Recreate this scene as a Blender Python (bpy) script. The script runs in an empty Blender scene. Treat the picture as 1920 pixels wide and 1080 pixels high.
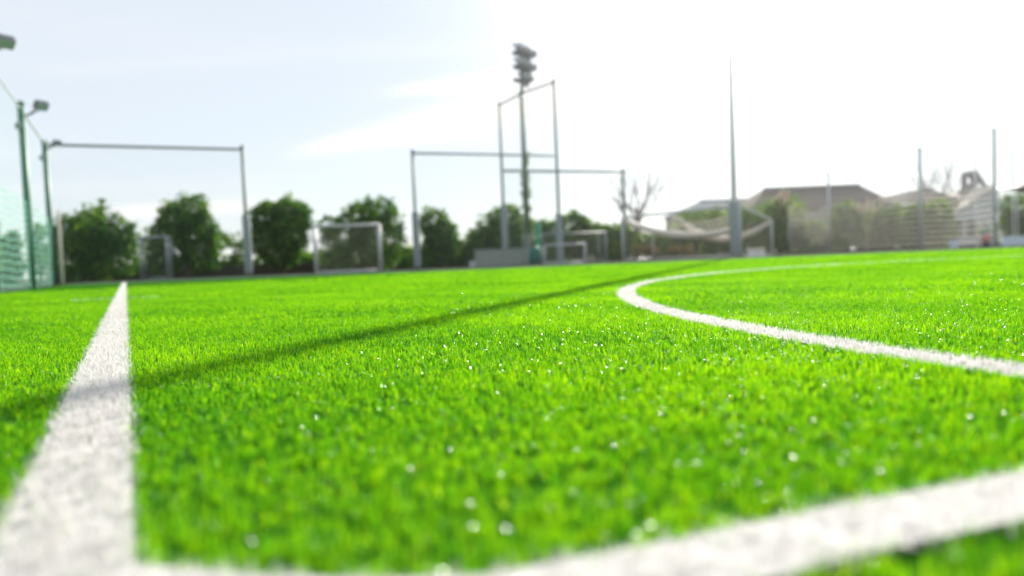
import bpy, math, random
import numpy as np
from mathutils import Vector, Matrix

random.seed(7); RNG = np.random.default_rng(7)
S = bpy.context.scene
R = math.radians

# ------------------------------------------------------------------ camera
F, CH, PITCH, ROLL = 1300.0, 0.27, R(2.33), R(2.24)
cam = bpy.data.objects.new('camera', bpy.data.cameras.new('camera'))
S.collection.objects.link(cam); S.camera = cam
CM = Matrix.Rotation(math.pi/2-PITCH, 3, 'X') @ Matrix.Rotation(-ROLL, 3, 'Z')
cam.matrix_world = Matrix.Translation((0, 0, CH)) @ CM.to_4x4()
cd = cam.data
cd.sensor_width = 36; cd.lens = F/1920*36
cd.clip_start = 0.01; cd.clip_end = 3000
cd.dof.use_dof = True; cd.dof.focus_distance = 2.3
cd.dof.aperture_fstop = 1.22; cd.dof.aperture_blades = 0

# ------------------------------------------------------------------ light
SUN_AZ, SUN_EL = R(20.7), R(24.5)
W = bpy.data.worlds.new('World'); S.world = W; W.use_nodes = True
nt = W.node_tree; nt.nodes.clear()
def N(nt, t, **k):
    n = nt.nodes.new(t)
    for a, b in k.items(): setattr(n, a, b)
    return n
out = N(nt, 'ShaderNodeOutputWorld'); bg = N(nt, 'ShaderNodeBackground')
sky = N(nt, 'ShaderNodeTexSky', sky_type='NISHITA', sun_disc=False)
sky.sun_elevation = SUN_EL; sky.sun_rotation = SUN_AZ
sky.air_density = 1.0; sky.dust_density = 0.1; sky.ozone_density = 1.0
bg.inputs['Strength'].default_value = 0.055
# thin streaks of high cloud, laid out on the real sky directions
tc = N(nt, 'ShaderNodeTexCoord')
sx = N(nt, 'ShaderNodeSeparateXYZ'); nt.links.new(tc.outputs['Generated'], sx.inputs[0])
def M_(nt, op, a, b=None, c=None, clamp=False):
    n = N(nt, 'ShaderNodeMath', operation=op); n.use_clamp = clamp
    for i, v in enumerate((a, b, c)):
        if v is None: continue
        if isinstance(v, (int, float)): n.inputs[i].default_value = v
        else: nt.links.new(v, n.inputs[i])
    return n.outputs[0]
zc = M_(nt, 'ADD', M_(nt, 'MAXIMUM', sx.outputs[2], 0.0), 0.06)
cx = M_(nt, 'DIVIDE', sx.outputs[0], zc); cy = M_(nt, 'DIVIDE', sx.outputs[1], zc)
cb = N(nt, 'ShaderNodeCombineXYZ')
nt.links.new(M_(nt, 'MULTIPLY', cx, 0.30), cb.inputs[0]); nt.links.new(M_(nt, 'MULTIPLY', cy, 1.0), cb.inputs[1])
cn = N(nt, 'ShaderNodeTexNoise'); cn.inputs['Scale'].default_value = 0.8
cn.inputs['Detail'].default_value = 6; cn.inputs['Roughness'].default_value = 0.55
cn.inputs['Distortion'].default_value = 0.6
nt.links.new(cb.outputs[0], cn.inputs['Vector'])
mr = N(nt, 'ShaderNodeMapRange'); mr.inputs[1].default_value = 0.50; mr.inputs[2].default_value = 0.68
mr.inputs[3].default_value = 0.0; mr.inputs[4].default_value = 0.95
veil = N(nt, 'ShaderNodeMix', data_type='RGBA'); veil.inputs['Factor'].default_value = 0.74
nt.links.new(sky.outputs[0], veil.inputs['A']); veil.inputs['B'].default_value = (8.6, 9.15, 9.7, 1)
nt.links.new(cn.outputs[0], mr.inputs[0])
mx = N(nt, 'ShaderNodeMix', data_type='RGBA')
az = M_(nt, 'DIVIDE', sx.outputs[0], M_(nt, 'MAXIMUM', sx.outputs[1], .05)); el = M_(nt, 'DIVIDE', sx.outputs[2], M_(nt, 'MAXIMUM', sx.outputs[1], .05))
def streak(a0, e0, slope, w0, wg, a_lo, a_hi, amp):        # a long cirrus band: centre line, width and where it starts and ends
    d = M_(nt, 'SUBTRACT', el, M_(nt, 'ADD', M_(nt, 'MULTIPLY', M_(nt, 'SUBTRACT', az, a0), slope), e0))
    wd = M_(nt, 'MAXIMUM', M_(nt, 'ADD', M_(nt, 'MULTIPLY', M_(nt, 'SUBTRACT', az, a0), wg), w0), .004)
    q = M_(nt, 'DIVIDE', d, wd); g = M_(nt, 'EXPONENT', M_(nt, 'MULTIPLY', M_(nt, 'MULTIPLY', q, q), -1.0))
    f1 = M_(nt, 'SUBTRACT', az, a_lo, clamp=True); f1 = M_(nt, 'MULTIPLY', f1, 12.0, clamp=True)
    f2 = M_(nt, 'MULTIPLY', M_(nt, 'SUBTRACT', a_hi, az, clamp=True), 6.0, clamp=True)
    return M_(nt, 'MULTIPLY', M_(nt, 'MULTIPLY', g, amp), M_(nt, 'MULTIPLY', f1, f2))
tot = M_(nt, 'MULTIPLY', mr.outputs[0], .18)
for st in ((-.33, .160, .17, .006, .075, -.335, .45, 1.0), (-.18, .245, .08, .008, .04, -.19, .12, .7), (.02, .262, .13, .010, .05, .02, .45, .9), (-.62, .088, .03, .014, .0, -.62, -.25, .8), (-.2, .30, .02, .02, .02, -.7, .1, .08)):
    tot = M_(nt, 'ADD', tot, streak(*st))
nmod = N(nt, 'ShaderNodeMapRange'); nmod.inputs[1].default_value = .35; nmod.inputs[2].default_value = .6; nmod.inputs[3].default_value = .25; nmod.inputs[4].default_value = 1.1
nt.links.new(cn.outputs[0], nmod.inputs[0])
tot = M_(nt, 'MULTIPLY', tot, nmod.outputs[0], clamp=True)
nt.links.new(tot, mx.inputs['Factor'])
nt.links.new(veil.outputs['Result'], mx.inputs['A'])
mx.inputs['B'].default_value = (10.6, 10.3, 10.0, 1)
# bright aureole of the hazy sky round the sun itself
sv = N(nt, 'ShaderNodeVectorMath', operation='DOT_PRODUCT'); nt.links.new(tc.outputs['Generated'], sv.inputs[0])
sv.inputs[1].default_value = (math.sin(SUN_AZ)*math.cos(SUN_EL), math.cos(SUN_AZ)*math.cos(SUN_EL), math.sin(SUN_EL))
ang = M_(nt, 'ARCCOSINE', M_(nt, 'MINIMUM', sv.outputs['Value'], 1.0))
glow = M_(nt, 'MULTIPLY', M_(nt, 'EXPONENT', M_(nt, 'MULTIPLY', ang, -1/R(3.4))), 430.0)
gc = N(nt, 'ShaderNodeVectorMath', operation='SCALE'); gc.inputs[0].default_value = (1.0, .96, .88); nt.links.new(glow, gc.inputs['Scale'])
ga = N(nt, 'ShaderNodeVectorMath', operation='ADD'); nt.links.new(mx.outputs['Result'], ga.inputs[0]); nt.links.new(gc.outputs[0], ga.inputs[1])
nt.links.new(ga.outputs[0], bg.inputs['Color'])
nt.links.new(bg.outputs[0], out.inputs[0])

sl = bpy.data.lights.new('sun', 'SUN'); sl.energy = 4.5; sl.angle = R(0.42); sl.color = (1.0, 0.93, 0.82)
so = bpy.data.objects.new('sun', sl); S.collection.objects.link(so)
sdir = Vector((math.sin(SUN_AZ)*math.cos(SUN_EL), math.cos(SUN_AZ)*math.cos(SUN_EL), math.sin(SUN_EL)))
so.rotation_euler = sdir.to_track_quat('Z', 'Y').to_euler()
so.location = sdir*60

S.view_settings.view_transform = 'Standard'; S.view_settings.look = 'None'
S.view_settings.exposure = 1.0; S.view_settings.gamma = 1.0
S.render.engine = 'CYCLES'
S.cycles.max_bounces = 7; S.cycles.diffuse_bounces = 3; S.cycles.glossy_bounces = 2
S.cycles.transmission_bounces = 4; S.cycles.transparent_max_bounces = 14; S.cycles.volume_bounces = 1
S.cycles.sample_clamp_indirect = 4.0; S.cycles.sample_clamp_direct = 0
S.cycles.volume_step_rate = 5

# ------------------------------------------------------------------ helpers
def ray(px, py): return CM @ Vector(((px-960)/F, -(py-540)/F, -1.0))
def G(px, py, z=0.0):
    d = ray(px, py); t = (z-CH)/d.z; return Vector((d.x*t, d.y*t, z))
def P(px, py, Y):
    d = ray(px, py); return Vector((0, 0, CH)) + d*(Y/d.y)
def X(px, Y, z=0.0):                       # ground x of an image column at depth Y
    py = 540 + 0
    for _ in range(3):
        p = P(px, py, Y); t = (z-p.z); py -= t*F/Y
    return P(px, py, Y).x

def link(o, parent=None):
    S.collection.objects.link(o)
    if parent is not None: o.parent = parent
    return o
def tag(o, label=None, cat=None, group=None, kind=None):
    if label: o['label'] = label
    if cat: o['category'] = cat
    if group: o['group'] = group
    if kind: o['kind'] = kind
    return o
def empty(name, loc, label, cat, group=None):
    o = bpy.data.objects.new(name, None); o.location = loc; o.empty_display_size = .2
    link(o); return tag(o, label, cat, group)

class MB:
    def __init__(s): s.v = []; s.f = []; s.uv = {}
    def quad(s, a, b, c, d):
        i = len(s.v); s.v += [tuple(a), tuple(b), tuple(c), tuple(d)]; s.f.append((i, i+1, i+2, i+3)); return s
    def box(s, c, sz, rz=0, bevel=0.0, mat=None):
        c = Vector(c); hx, hy, hz = sz[0]/2, sz[1]/2, sz[2]/2
        b = bevel
        rot = Matrix.Rotation(rz, 3, 'Z') if mat is None else mat
        ring = []
        if b <= 0:
            prof = [(-hz, 0), (hz, 0)]
        else:
            prof = [(-hz, b), (-hz+b, 0), (hz-b, 0), (hz, b)]
        i0 = len(s.v); n = 4 if b <= 0 else 8
        for z, ins in prof:
            x, y = hx-ins, hy-ins
            if b <= 0: pts = [(-x, -y), (x, -y), (x, y), (-x, y)]
            else:
                k = max(b-ins*0.5, b*0.3)
                pts = [(-x+k, -y), (x-k, -y), (x, -y+k), (x, y-k), (x-k, y), (-x+k, y), (-x, y-k), (-x, -y+k)]
            for p in pts: s.v.append(tuple(c + rot @ Vector((p[0], p[1], z))))
        m = len(prof)
        for j in range(m-1):
            for k in range(n):
                a = i0+j*n+k; b2 = i0+j*n+(k+1) % n
                s.f.append((a, b2, b2+n, a+n))
        s.f.append(tuple(i0+k for k in range(n-1, -1, -1)))
        s.f.append(tuple(i0+(m-1)*n+k for k in range(n)))
        return s
    def tube(s, pts, rad, n=10, cap=True):
        pts = [Vector(p) for p in pts]
        if isinstance(rad, (int, float)): rad = [rad]*len(pts)
        i0 = len(s.v); up = None
        for k, p in enumerate(pts):
            d = (pts[min(k+1, len(pts)-1)]-pts[max(k-1, 0)]).normalized()
            if up is None:
                up = Vector((0, 0, 1)) if abs(d.z) < 0.9 else Vector((1, 0, 0))
            a = d.cross(up).normalized(); b = a.cross(d).normalized(); up = b
            for j in range(n):
                t = 2*math.pi*j/n
                s.v.append(tuple(p + (a*math.cos(t)+b*math.sin(t))*rad[k]))
        for k in range(len(pts)-1):
            for j in range(n):
                a = i0+k*n+j; b = i0+k*n+(j+1) % n
                s.f.append((a, a+n, b+n, b))
        if cap:
            s.f.append(tuple(i0+j for j in range(n)))
            s.f.append(tuple(i0+(len(pts)-1)*n+j for j in range(n-1, -1, -1)))
        return s
    def lathe(s, c, prof, n=20, mat=None):
        c = Vector(c); rot = mat or Matrix.Identity(3); i0 = len(s.v)
        for r, z in prof:
            for j in range(n):
                t = 2*math.pi*j/n
                s.v.append(tuple(c + rot @ Vector((r*math.cos(t), r*math.sin(t), z))))
        for k in range(len(prof)-1):
            for j in range(n):
                a = i0+k*n+j; b = i0+k*n+(j+1) % n
                s.f.append((a, b, b+n, a+n))
        s.f.append(tuple(i0+j for j in range(n-1, -1, -1)))
        s.f.append(tuple(i0+(len(prof)-1)*n+j for j in range(n)))
        return s
    def sheet(s, fn, nu, nv, uvfn=None):       # fn(u,v)->point ; uv in metres
        i0 = len(s.v)
        for j in range(nv+1):
            for i in range(nu+1):
                s.v.append(tuple(fn(i/nu, j/nv)))
                if uvfn: s.uv[len(s.v)-1] = uvfn(i/nu, j/nv)
        for j in range(nv):
            for i in range(nu):
                a = i0+j*(nu+1)+i
                s.f.append((a, a+1, a+nu+2, a+nu+1))
        return s
    def prism(s, poly, off):                   # polygon of 3-D points extruded by a vector
        i0 = len(s.v); n = len(poly); off = Vector(off)
        for p in poly: s.v.append(tuple(p))
        for p in poly: s.v.append(tuple(Vector(p)+off))
        s.f.append(tuple(i0+k for k in range(n))); s.f.append(tuple(i0+n+k for k in range(n-1, -1, -1)))
        for k in range(n):
            a, b = i0+k, i0+(k+1) % n
            s.f.append((a, a+n, b+n, b))
        return s
    def build(s, name, mat, parent=None, smooth=False, world=True):
        me = bpy.data.meshes.new(name)
        off = Vector((0, 0, 0))
        if parent is not None:
            p = parent; 
            while p is not None: off += p.location; p = p.parent
        me.from_pydata([tuple(Vector(v)-off) for v in s.v], [], s.f)
        if s.uv:
            l = me.uv_layers.new(name='UVMap')
            for lp in me.loops: l.data[lp.index].uv = s.uv.get(lp.vertex_index, (0, 0))
        if smooth: me.polygons.foreach_set('use_smooth', [True]*len(me.polygons))
        me.materials.append(mat); me.update()
        return link(bpy.data.objects.new(name, me), parent)

def tri_mesh(name, v, f, mat, attrs=None, parent=None):
    me = bpy.data.meshes.new(name)
    me.vertices.add(len(v)); me.vertices.foreach_set('co', v.astype(np.float32).ravel())
    me.loops.add(f.size); me.loops.foreach_set('vertex_index', f.astype(np.int32).ravel())
    me.polygons.add(len(f)); me.polygons.foreach_set('loop_start', np.arange(0, f.size, f.shape[1], dtype=np.int32))
    for k, a in (attrs or {}).items():
        at = me.attributes.new(k, 'FLOAT', 'POINT'); at.data.foreach_set('value', a.astype(np.float32))
    me.materials.append(mat); me.update()
    return link(bpy.data.objects.new(name, me), parent)

# ------------------------------------------------------------------ materials
def mat(name, col, rough=0.6, metal=0.0, var=0.12, scale=6.0, bump=0.0, spec=0.5):
    m = bpy.data.materials.new(name); m.use_nodes = True; nt = m.node_tree
    b = nt.nodes['Principled BSDF']
    t = N(nt, 'ShaderNodeTexCoord'); n = N(nt, 'ShaderNodeTexNoise'); n.inputs['Scale'].default_value = scale
    n.inputs['Detail'].default_value = 5; nt.links.new(t.outputs['Object'], n.inputs['Vector'])
    mx = N(nt, 'ShaderNodeMix', data_type='RGBA'); nt.links.new(n.outputs[0], mx.inputs['Factor'])
    mx.inputs['A'].default_value = tuple(c*(1-var) for c in col)+(1,)
    mx.inputs['B'].default_value = tuple(min(1, c*(1+var)) for c in col)+(1,)
    nt.links.new(mx.outputs['Result'], b.inputs['Base Color'])
    b.inputs['Roughness'].default_value = rough; b.inputs['Metallic'].default_value = metal
    b.inputs['Specular IOR Level'].default_value = spec
    if bump:
        bp = N(nt, 'ShaderNodeBump'); bp.inputs['Strength'].default_value = bump
        nt.links.new(n.outputs[0], bp.inputs['Height']); nt.links.new(bp.outputs[0], b.inputs['Normal'])
    return m

def leaf_mat(name, c0, c1, c2, trans=0.45, rough=0.5, gloss=0.08, tcol=None):
    """thin leaf or blade: diffuse + translucent + a little gloss; tint attribute picks the colour"""
    m = bpy.data.materials.new(name); m.use_nodes = True; nt = m.node_tree; nt.nodes.clear()
    o = N(nt, 'ShaderNodeOutputMaterial')
    a = N(nt, 'ShaderNodeAttribute', attribute_name='tint')
    cr = N(nt, 'ShaderNodeValToRGB'); cr.color_ramp.elements[0].color = c0+(1,); cr.color_ramp.elements[1].color = c2+(1,)
    e = cr.color_ramp.elements.new(0.5); e.color = c1+(1,)
    nt.links.new(a.outputs['Fac'], cr.inputs[0])
    d = N(nt, 'ShaderNodeBsdfDiffuse'); nt.links.new(cr.outputs[0], d.inputs['Color'])
    t = N(nt, 'ShaderNodeBsdfTranslucent')
    hs = N(nt, 'ShaderNodeMix', data_type='RGBA', blend_type='MULTIPLY'); hs.inputs['Factor'].default_value = 1
    nt.links.new(cr.outputs[0], hs.inputs['A']); hs.inputs['B'].default_value = (tcol or (1.25, 1.15, 0.5))+(1,)
    nt.links.new(hs.outputs['Result'], t.inputs['Color'])
    m1 = N(nt, 'ShaderNodeMixShader'); m1.inputs[0].default_value = trans
    nt.links.new(d.outputs[0], m1.inputs[1]); nt.links.new(t.outputs[0], m1.inputs[2])
    g = N(nt, 'ShaderNodeBsdfGlossy'); g.inputs['Roughness'].default_value = rough; g.inputs['Color'].default_value = (1, 1, 1, 1)
    m2 = N(nt, 'ShaderNodeMixShader'); m2.inputs[0].default_value = gloss
    if name.endswith('turf_blades'):
        sh = N(nt, 'ShaderNodeAttribute', attribute_name='shine'); nt.links.new(M_(nt, 'ADD', M_(nt, 'MULTIPLY', sh.outputs['Fac'], .16), gloss), m2.inputs[0])
    nt.links.new(m1.outputs[0], m2.inputs[1]); nt.links.new(g.outputs[0], m2.inputs[2])
    nt.links.new(m2.outputs[0], o.inputs[0])
    return m

def net_mat(name, col, cell=0.05, twine=0.006, folds=0.0, trans=0.4, period=.13, wob=7.0):
    m = bpy.data.materials.new(name); m.use_nodes = True; nt = m.node_tree; nt.nodes.clear()
    o = N(nt, 'ShaderNodeOutputMaterial'); t = N(nt, 'ShaderNodeUVMap')
    s = N(nt, 'ShaderNodeSeparateXYZ'); nt.links.new(t.outputs[0], s.inputs[0])
    fu = M_(nt, 'FRACT', M_(nt, 'DIVIDE', s.outputs[0], cell)); fv = M_(nt, 'FRACT', M_(nt, 'DIVIDE', s.outputs[1], cell))
    k = twine/cell
    a = M_(nt, 'MAXIMUM', M_(nt, 'LESS_THAN', fu, k), M_(nt, 'LESS_THAN', fv, k))
    if folds:
        nz = N(nt, 'ShaderNodeTexNoise'); nz.inputs['Scale'].default_value = 0.6; nt.links.new(t.outputs[0], nz.inputs['Vector'])
        ph = M_(nt, 'ADD', M_(nt, 'MULTIPLY', s.outputs[1], 2*math.pi/period), M_(nt, 'MULTIPLY', nz.outputs[0], wob))
        w = M_(nt, 'MULTIPLY', M_(nt, 'POWER', M_(nt, 'ADD', M_(nt, 'MULTIPLY', M_(nt, 'SINE', ph), .5), .5), 4.0), folds)
        a = M_(nt, 'MAXIMUM', a, w)
    d = N(nt, 'ShaderNodeBsdfDiffuse'); d.inputs[0].default_value = col+(1,)
    tl = N(nt, 'ShaderNodeBsdfTranslucent'); tl.inputs[0].default_value = col+(1,)
    mm = N(nt, 'ShaderNodeMixShader'); mm.inputs[0].default_value = trans
    nt.links.new(d.outputs[0], mm.inputs[1]); nt.links.new(tl.outputs[0], mm.inputs[2])
    tr = N(nt, 'ShaderNodeBsdfTransparent'); m2 = N(nt, 'ShaderNodeMixShader')
    nt.links.new(a, m2.inputs[0]); nt.links.new(tr.outputs[0], m2.inputs[1]); nt.links.new(mm.outputs[0], m2.inputs[2])
    nt.links.new(m2.outputs[0], o.inputs[0])
    return m

M = dict(
    soil=mat('soil', (.05, .045, .035), 1, spec=0, var=.4, scale=1.5, bump=.4),
    turf=mat('turf_backing', (.03, .12, .008), 1, var=.35, scale=60, spec=0),
    paint=mat('white_infill', (.58, .565, .55), 1, var=.12, scale=60, spec=0),
    grey=mat('galvanised_grey', (.27, .30, .31), .5, .3, var=.15),
    pale=mat('pale_grey_mast', (.80, .81, .82), .6, var=.04),
    green=mat('green_pole_paint', (.07, .20, .13), .5, var=.15),
    dkgreen=mat('weathered_green_pole', (.13, .20, .16), .6, var=.2),
    pad=mat('grey_pole_padding', (.24, .29, .30), .7, var=.1),
    white=mat('white_goal_paint', (.46, .49, .50), .45, var=.06),
    goal=mat('grey_goal_tube', (.26, .30, .31), .5, var=.1),
    lampb=mat('floodlight_housing', (.16, .18, .18), .5, .3),
    glass=mat('floodlight_glass', (.62, .62, .70), .12, 0, var=.05),
    concrete=mat('concrete_panel', (.30, .33, .30), .9, var=.15, scale=3, bump=.1),
    darkwall=mat('dark_brown_wall', (.075, .055, .05), .95, var=.3, scale=2, bump=.2),
    bin=mat('teal_cover', (.02, .13, .11), .6),
    bark=mat('bark', (.10, .075, .055), .95, var=.35, scale=9, bump=.5),
    roof=mat('brown_roof_tiles', (.092, .082, .075), .95, spec=.05, var=.15, scale=3),
    slate=mat('blue_grey_roof', (.13, .16, .19), .95, spec=.05, var=.1, scale=3),
    wall=mat('house_wall', (.34, .31, .30), .9, spec=.1, var=.06, scale=2),
    bluewall=mat('pale_blue_wall', (.46, .52, .55), .9, var=.06, scale=2),
    pane=mat('window_glass', (.04, .05, .06), .1, var=.1),
    rope=mat('pale_rope', (.55, .66, .62), .8),
    banner=mat('pale_blue_barrier', (.62, .70, .80), .6),
    skin=mat('skin', (.50, .30, .22), .6, var=.04), shirt=mat('green_shirt', (.02, .36, .14), .85),
    trousers=mat('pale_trousers', (.45, .45, .46), .9), hair=mat('dark_hair', (.02, .015, .012), .7),
    bag=mat('pink_bag', (.55, .25, .20), .7), shoe=mat('dark_shoe', (.03, .03, .035), .7),
    wbox=mat('white_plastic', (.80, .80, .77), .5, var=.03), cbox=mat('cream_lid', (.66, .60, .52), .6, var=.04),
    twine=mat('beige_twine', (.66, .61, .53), .9, var=.15, scale=20),
)
M['ball'] = mat('football_skin', (.78, .76, .74), .4, var=.03)
M['ballp'] = mat('football_panel', (.03, .03, .035), .4)
M['net_green'] = net_mat('green_net', (.35, .62, .55), .05, .002, folds=.0)
M['net_wave'] = net_mat('green_net_gathered', (.30, .62, .50), .05, .005, folds=.42, period=.17)
M['net_fine'] = net_mat('fine_net', (.06, .11, .08), .05, .0013)
M['net_beige'] = net_mat('beige_net', (.62, .58, .52), .05, .0012, folds=.75, trans=.3, period=.27, wob=4.0)
M['net_goal'] = net_mat('goal_net', (.10, .10, .09), .06, .008, trans=.2)
M['net_white'] = net_mat('white_goal_net', (.3, .3, .28), .10, .004, trans=.2)
M['grass'] = leaf_mat('turf_blades', (.006, .10, .012), (.030, .27, .009), (.10, .45, .005), .64, .29, .012, tcol=(4.6, 1.6, .3))
M['wgrass'] = leaf_mat('white_turf_blades', (.52, .505, .49), (.67, .66, .65), (.78, .77, .76), .4, .35, .03, tcol=(1, 1, 1))
M['leaf'] = leaf_mat('dark_leaves', (.018, .065, .012), (.045, .16, .016), (.26, .40, .02), .45, .5, .015)
M['leafm'] = leaf_mat('mid_leaves', (.03, .09, .018), (.07, .18, .022), (.26, .38, .03), .5, .5, .015)
M['leafo'] = leaf_mat('autumn_leaves', (.06, .08, .02), (.16, .11, .03), (.34, .19, .04), .45, .5, .04)
M['pampas'] = leaf_mat('pampas_plumes', (.35, .30, .22), (.50, .44, .34), (.60, .54, .44), .5, .7, .02, tcol=(1.1, 1, .9))

# ------------------------------------------------------------------ ground and pitch
gs = MB(); gs.sheet(lambda u, v: (-350+700*u, -150+600*v, -0.01), 40, 40)
tag(gs.build('ground', M['soil']), 'bare brown soil around and beyond the artificial pitch', 'ground', kind='structure')
e0, e1, e2, e3 = G(-40, 553), G(125, 534.5), G(1000, 500.5), G(1920, 464)
EDGE = [(-14, -6), (-14, 9.5), (e0.x, e0.y), (e1.x, e1.y), (e2.x, e2.y), (e3.x, e3.y), (60, e3.y+8), (60, -6)]
pm = MB(); n_ = len(EDGE)
for x, y in EDGE: pm.v.append((x, y, 0.0))
pm.f.append(tuple(range(n_-1, -1, -1)))
po = pm.build('pitch', M['turf'])
tag(po, 'green artificial turf football pitch surface', 'pitch', kind='structure')
# kerb along the far edge
kb = MB()
for a, b in ((e1, e2), (e2, e3)):
    a, b = Vector((a.x, a.y, 0)), Vector((b.x, b.y, 0)); d = (b-a); L = d.length
    kb.box((a+b)/2+Vector((0, .10, .02)), (L, .12, .07), math.atan2(d.y, d.x))
tag(kb.build('kerb', M['concrete']), 'low grey kerb along the far edge of the green pitch', 'kerb', kind='structure')

# markings: signed half-widths, all 12 cm wide
LA, LB = Vector((-.371, .654)), Vector((-2.307, 4.141))     # right-hand edge of the side line
ld = (LB-LA).normalized(); ln = Vector((ld.y, -ld.x))
CC, CR = (8.37, 3.60), 7.735
UP = np.array([(-.60, .685), (-.358, .620), (-.284, .600), (-.2025, .580), (-.11, .566), (-.032, .569), (.054, .598), (.168, .635), (.303, .688), (.476, .745), (.61, .792), (1.5, 1.125), (3.5, 1.87)])
T0, T1 = G(130, 565), G(300, 557)
def classify(p):
    """0 green, 1 side line, 2 circle, 3 near line, 4 tick"""
    x, y = p[:, 0], p[:, 1]; c = np.zeros(len(p), np.int8)
    off = (x-LA.x)*ln.x+(y-LA.y)*ln.y
    r = np.hypot(x-CC[0], y-CC[1])
    c[np.abs(r-CR+.06) < .062] = 2
    yu = np.interp(x, UP[:, 0], UP[:, 1])
    sl = .33*np.ones_like(x)
    c[(y < yu) & (y > yu-.102) & (x > -.50) & (x < 3.5)] = 3
    c[(off > -.125) & (off < 0)] = 1
    tx, ty = T1.x-T0.x, T1.y-T0.y; L = math.hypot(tx, ty)
    s = ((x-T0.x)*tx+(y-T0.y)*ty)/L; q = np.abs((y-T0.y)*tx/L-(x-T0.x)*ty/L)
    c[(s > 0) & (s < L) & (q < .05) & (c == 0)] = 4
    return c

def blades(n, region, hgt, wid, seg, tuft, spread):
    nt_ = n//tuft
    cx, cy = region(nt_)
    lean_dir = RNG.uniform(0, 2*np.pi, nt_)
    x = np.repeat(cx, tuft)+RNG.normal(0, spread, nt_*tuft); y = np.repeat(cy, tuft)+RNG.normal(0, spread, nt_*tuft)
    n = len(x)
    p = np.c_[x, y]; cl = classify(p+RNG.normal(0, .0065, p.shape)*(1 if wid < .004 else 0))
    a = RNG.uniform(0, 2*np.pi, n)                 # facing
    ld_ = np.repeat(lean_dir, tuft)+RNG.normal(0, .9, n)
    # broad patches of slightly longer pile with a paler tint
    patch = np.sin(x*3.1+1.3*np.sin(y*2.3))+np.sin(y*4.7+x*1.9)+np.sin(x*11+np.sin(y*9)*2)*.6
    h = hgt*(1+RNG.normal(0, .16, n)+.06*patch); h = np.clip(h, hgt*.45, hgt*1.6)
    ln_ = np.where(RNG.uniform(0, 1, n) < .2, RNG.uniform(.6, 1.1, n), np.abs(RNG.normal(.22, .26, n)))*h
    shine = RNG.uniform(0, 1, n) < {.0015: .035, .0016: .085, .0026: .07}.get(wid, 0); a = np.where(shine, ld_+np.pi/2, a); ln_ = np.where(shine, RNG.uniform(.8, 1.1, n)*h, ln_)
    w = wid*RNG.uniform(.7, 1.25, n)*np.where(shine, 1.3, 1)
    dx, dy = np.cos(a)*w/2, np.sin(a)*w/2
    ox, oy = np.cos(ld_)*ln_, np.sin(ld_)*ln_
    z = np.zeros(n)
    hh = np.sqrt(np.maximum(h*h-ln_*ln_*.6, (h*.35)**2))
    tip = np.where(shine, hh*(.58+RNG.normal(0, .10, n)), hh)
    if seg == 2:
        v = np.stack([np.c_[x-dx, y-dy, z], np.c_[x+dx, y+dy, z],
                      np.c_[x-dx*.85+ox*.35, y-dy*.85+oy*.35, hh*.58], np.c_[x+dx*.85+ox*.35, y+dy*.85+oy*.35, hh*.58],
                      np.c_[x+ox, y+oy, tip]], 1)
        f = np.array([(0, 1, 3), (0, 3, 2), (2, 3, 4)])
    else:
        v = np.stack([np.c_[x-dx, y-dy, z], np.c_[x+dx, y+dy, z], np.c_[x+ox, y+oy, hh]], 1)
        f = np.array([(0, 1, 2)])
    tint = np.clip(RNG.normal(.5, .20, n)+np.repeat(RNG.normal(0, .13, nt_), tuft)+.06*patch, 0, 1)
    return v, f, tint+10.0*shine, cl

OFFS = e2.y-e2.x*((e3.y-e2.y)/(e3.x-e2.x))
def wedge(y0, y1, k=.86, m=1.2):
    def reg(n):
        A0 = 2*(k*max(y0, 0)+m); A1 = 2*(k*max(y1, 0)+m)
        c = int(n*1.0)
        u = RNG.uniform(0, 1, c*3); y = y0+(y1-y0)*u
        keep = RNG.uniform(0, 1, c*3) < (2*(k*np.maximum(y, 0)+m))/A1
        y = y[keep][:c]; hw = k*np.maximum(y, 0)+m
        x = RNG.uniform(-1, 1, len(y))*hw
        return x, y
    return reg
def area(y0, y1, k=.86, m=1.2):
    ys = np.linspace(y0, y1, 200); return float(np.mean(2*(k*np.maximum(ys, 0)+m))*(y1-y0))

def inside(x, y):
    ok = np.ones(len(x), bool)
    def side(a, b):
        return (b[0]-a[0])*(y-a[1])-(b[1]-a[1])*(x-a[0])
    for a, b in zip(EDGE, EDGE[1:]+EDGE[:1]):
        ok &= side(a, b) < -0.03
    return ok

GREEN = []; LINES = {1: [], 2: [], 3: [], 4: []}
BANDS = [(-.35, 1.6, 36000, .0155, .0015, 2, 7, .005), (1.6, 3.6, 29000, .0155, .0016, 2, 6, .005),
         (3.6, 7, 10500, .019, .0026, 2, 6, .008), (7, 13, 2600, .021, .005, 1, 4, .012), (13, 31, 330, .030, .013, 1, 3, .03)]
for (y0, y1, dens, hg, wd, sg, tf, sp) in BANDS:
    v, f, t, cl = blades(int(area(y0, y1)*dens), wedge(y0, y1), hg, wd, sg, tf, sp)
    ok = inside(v[:, 0, 0], v[:, 0, 1])
    for k in range(5):
        s = ((cl == k) if k else ((cl == 0) | (RNG.uniform(0, 1, len(cl)) < .05))) & ok
        (GREEN if k == 0 else LINES[k]).append((v[s], f, t[s]))
    # the painted lines carry a denser, thicker pile
    v, f, t, cl = blades(int(area(y0, y1)*dens*.7), wedge(y0, y1), hg*1.03, wd*1.1, sg, tf, sp*.6)
    ok = inside(v[:, 0, 0], v[:, 0, 1])
    for k in range(1, 5):
        s = (cl == k) & ok; LINES[k].append((v[s], f, t[s]))
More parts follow.
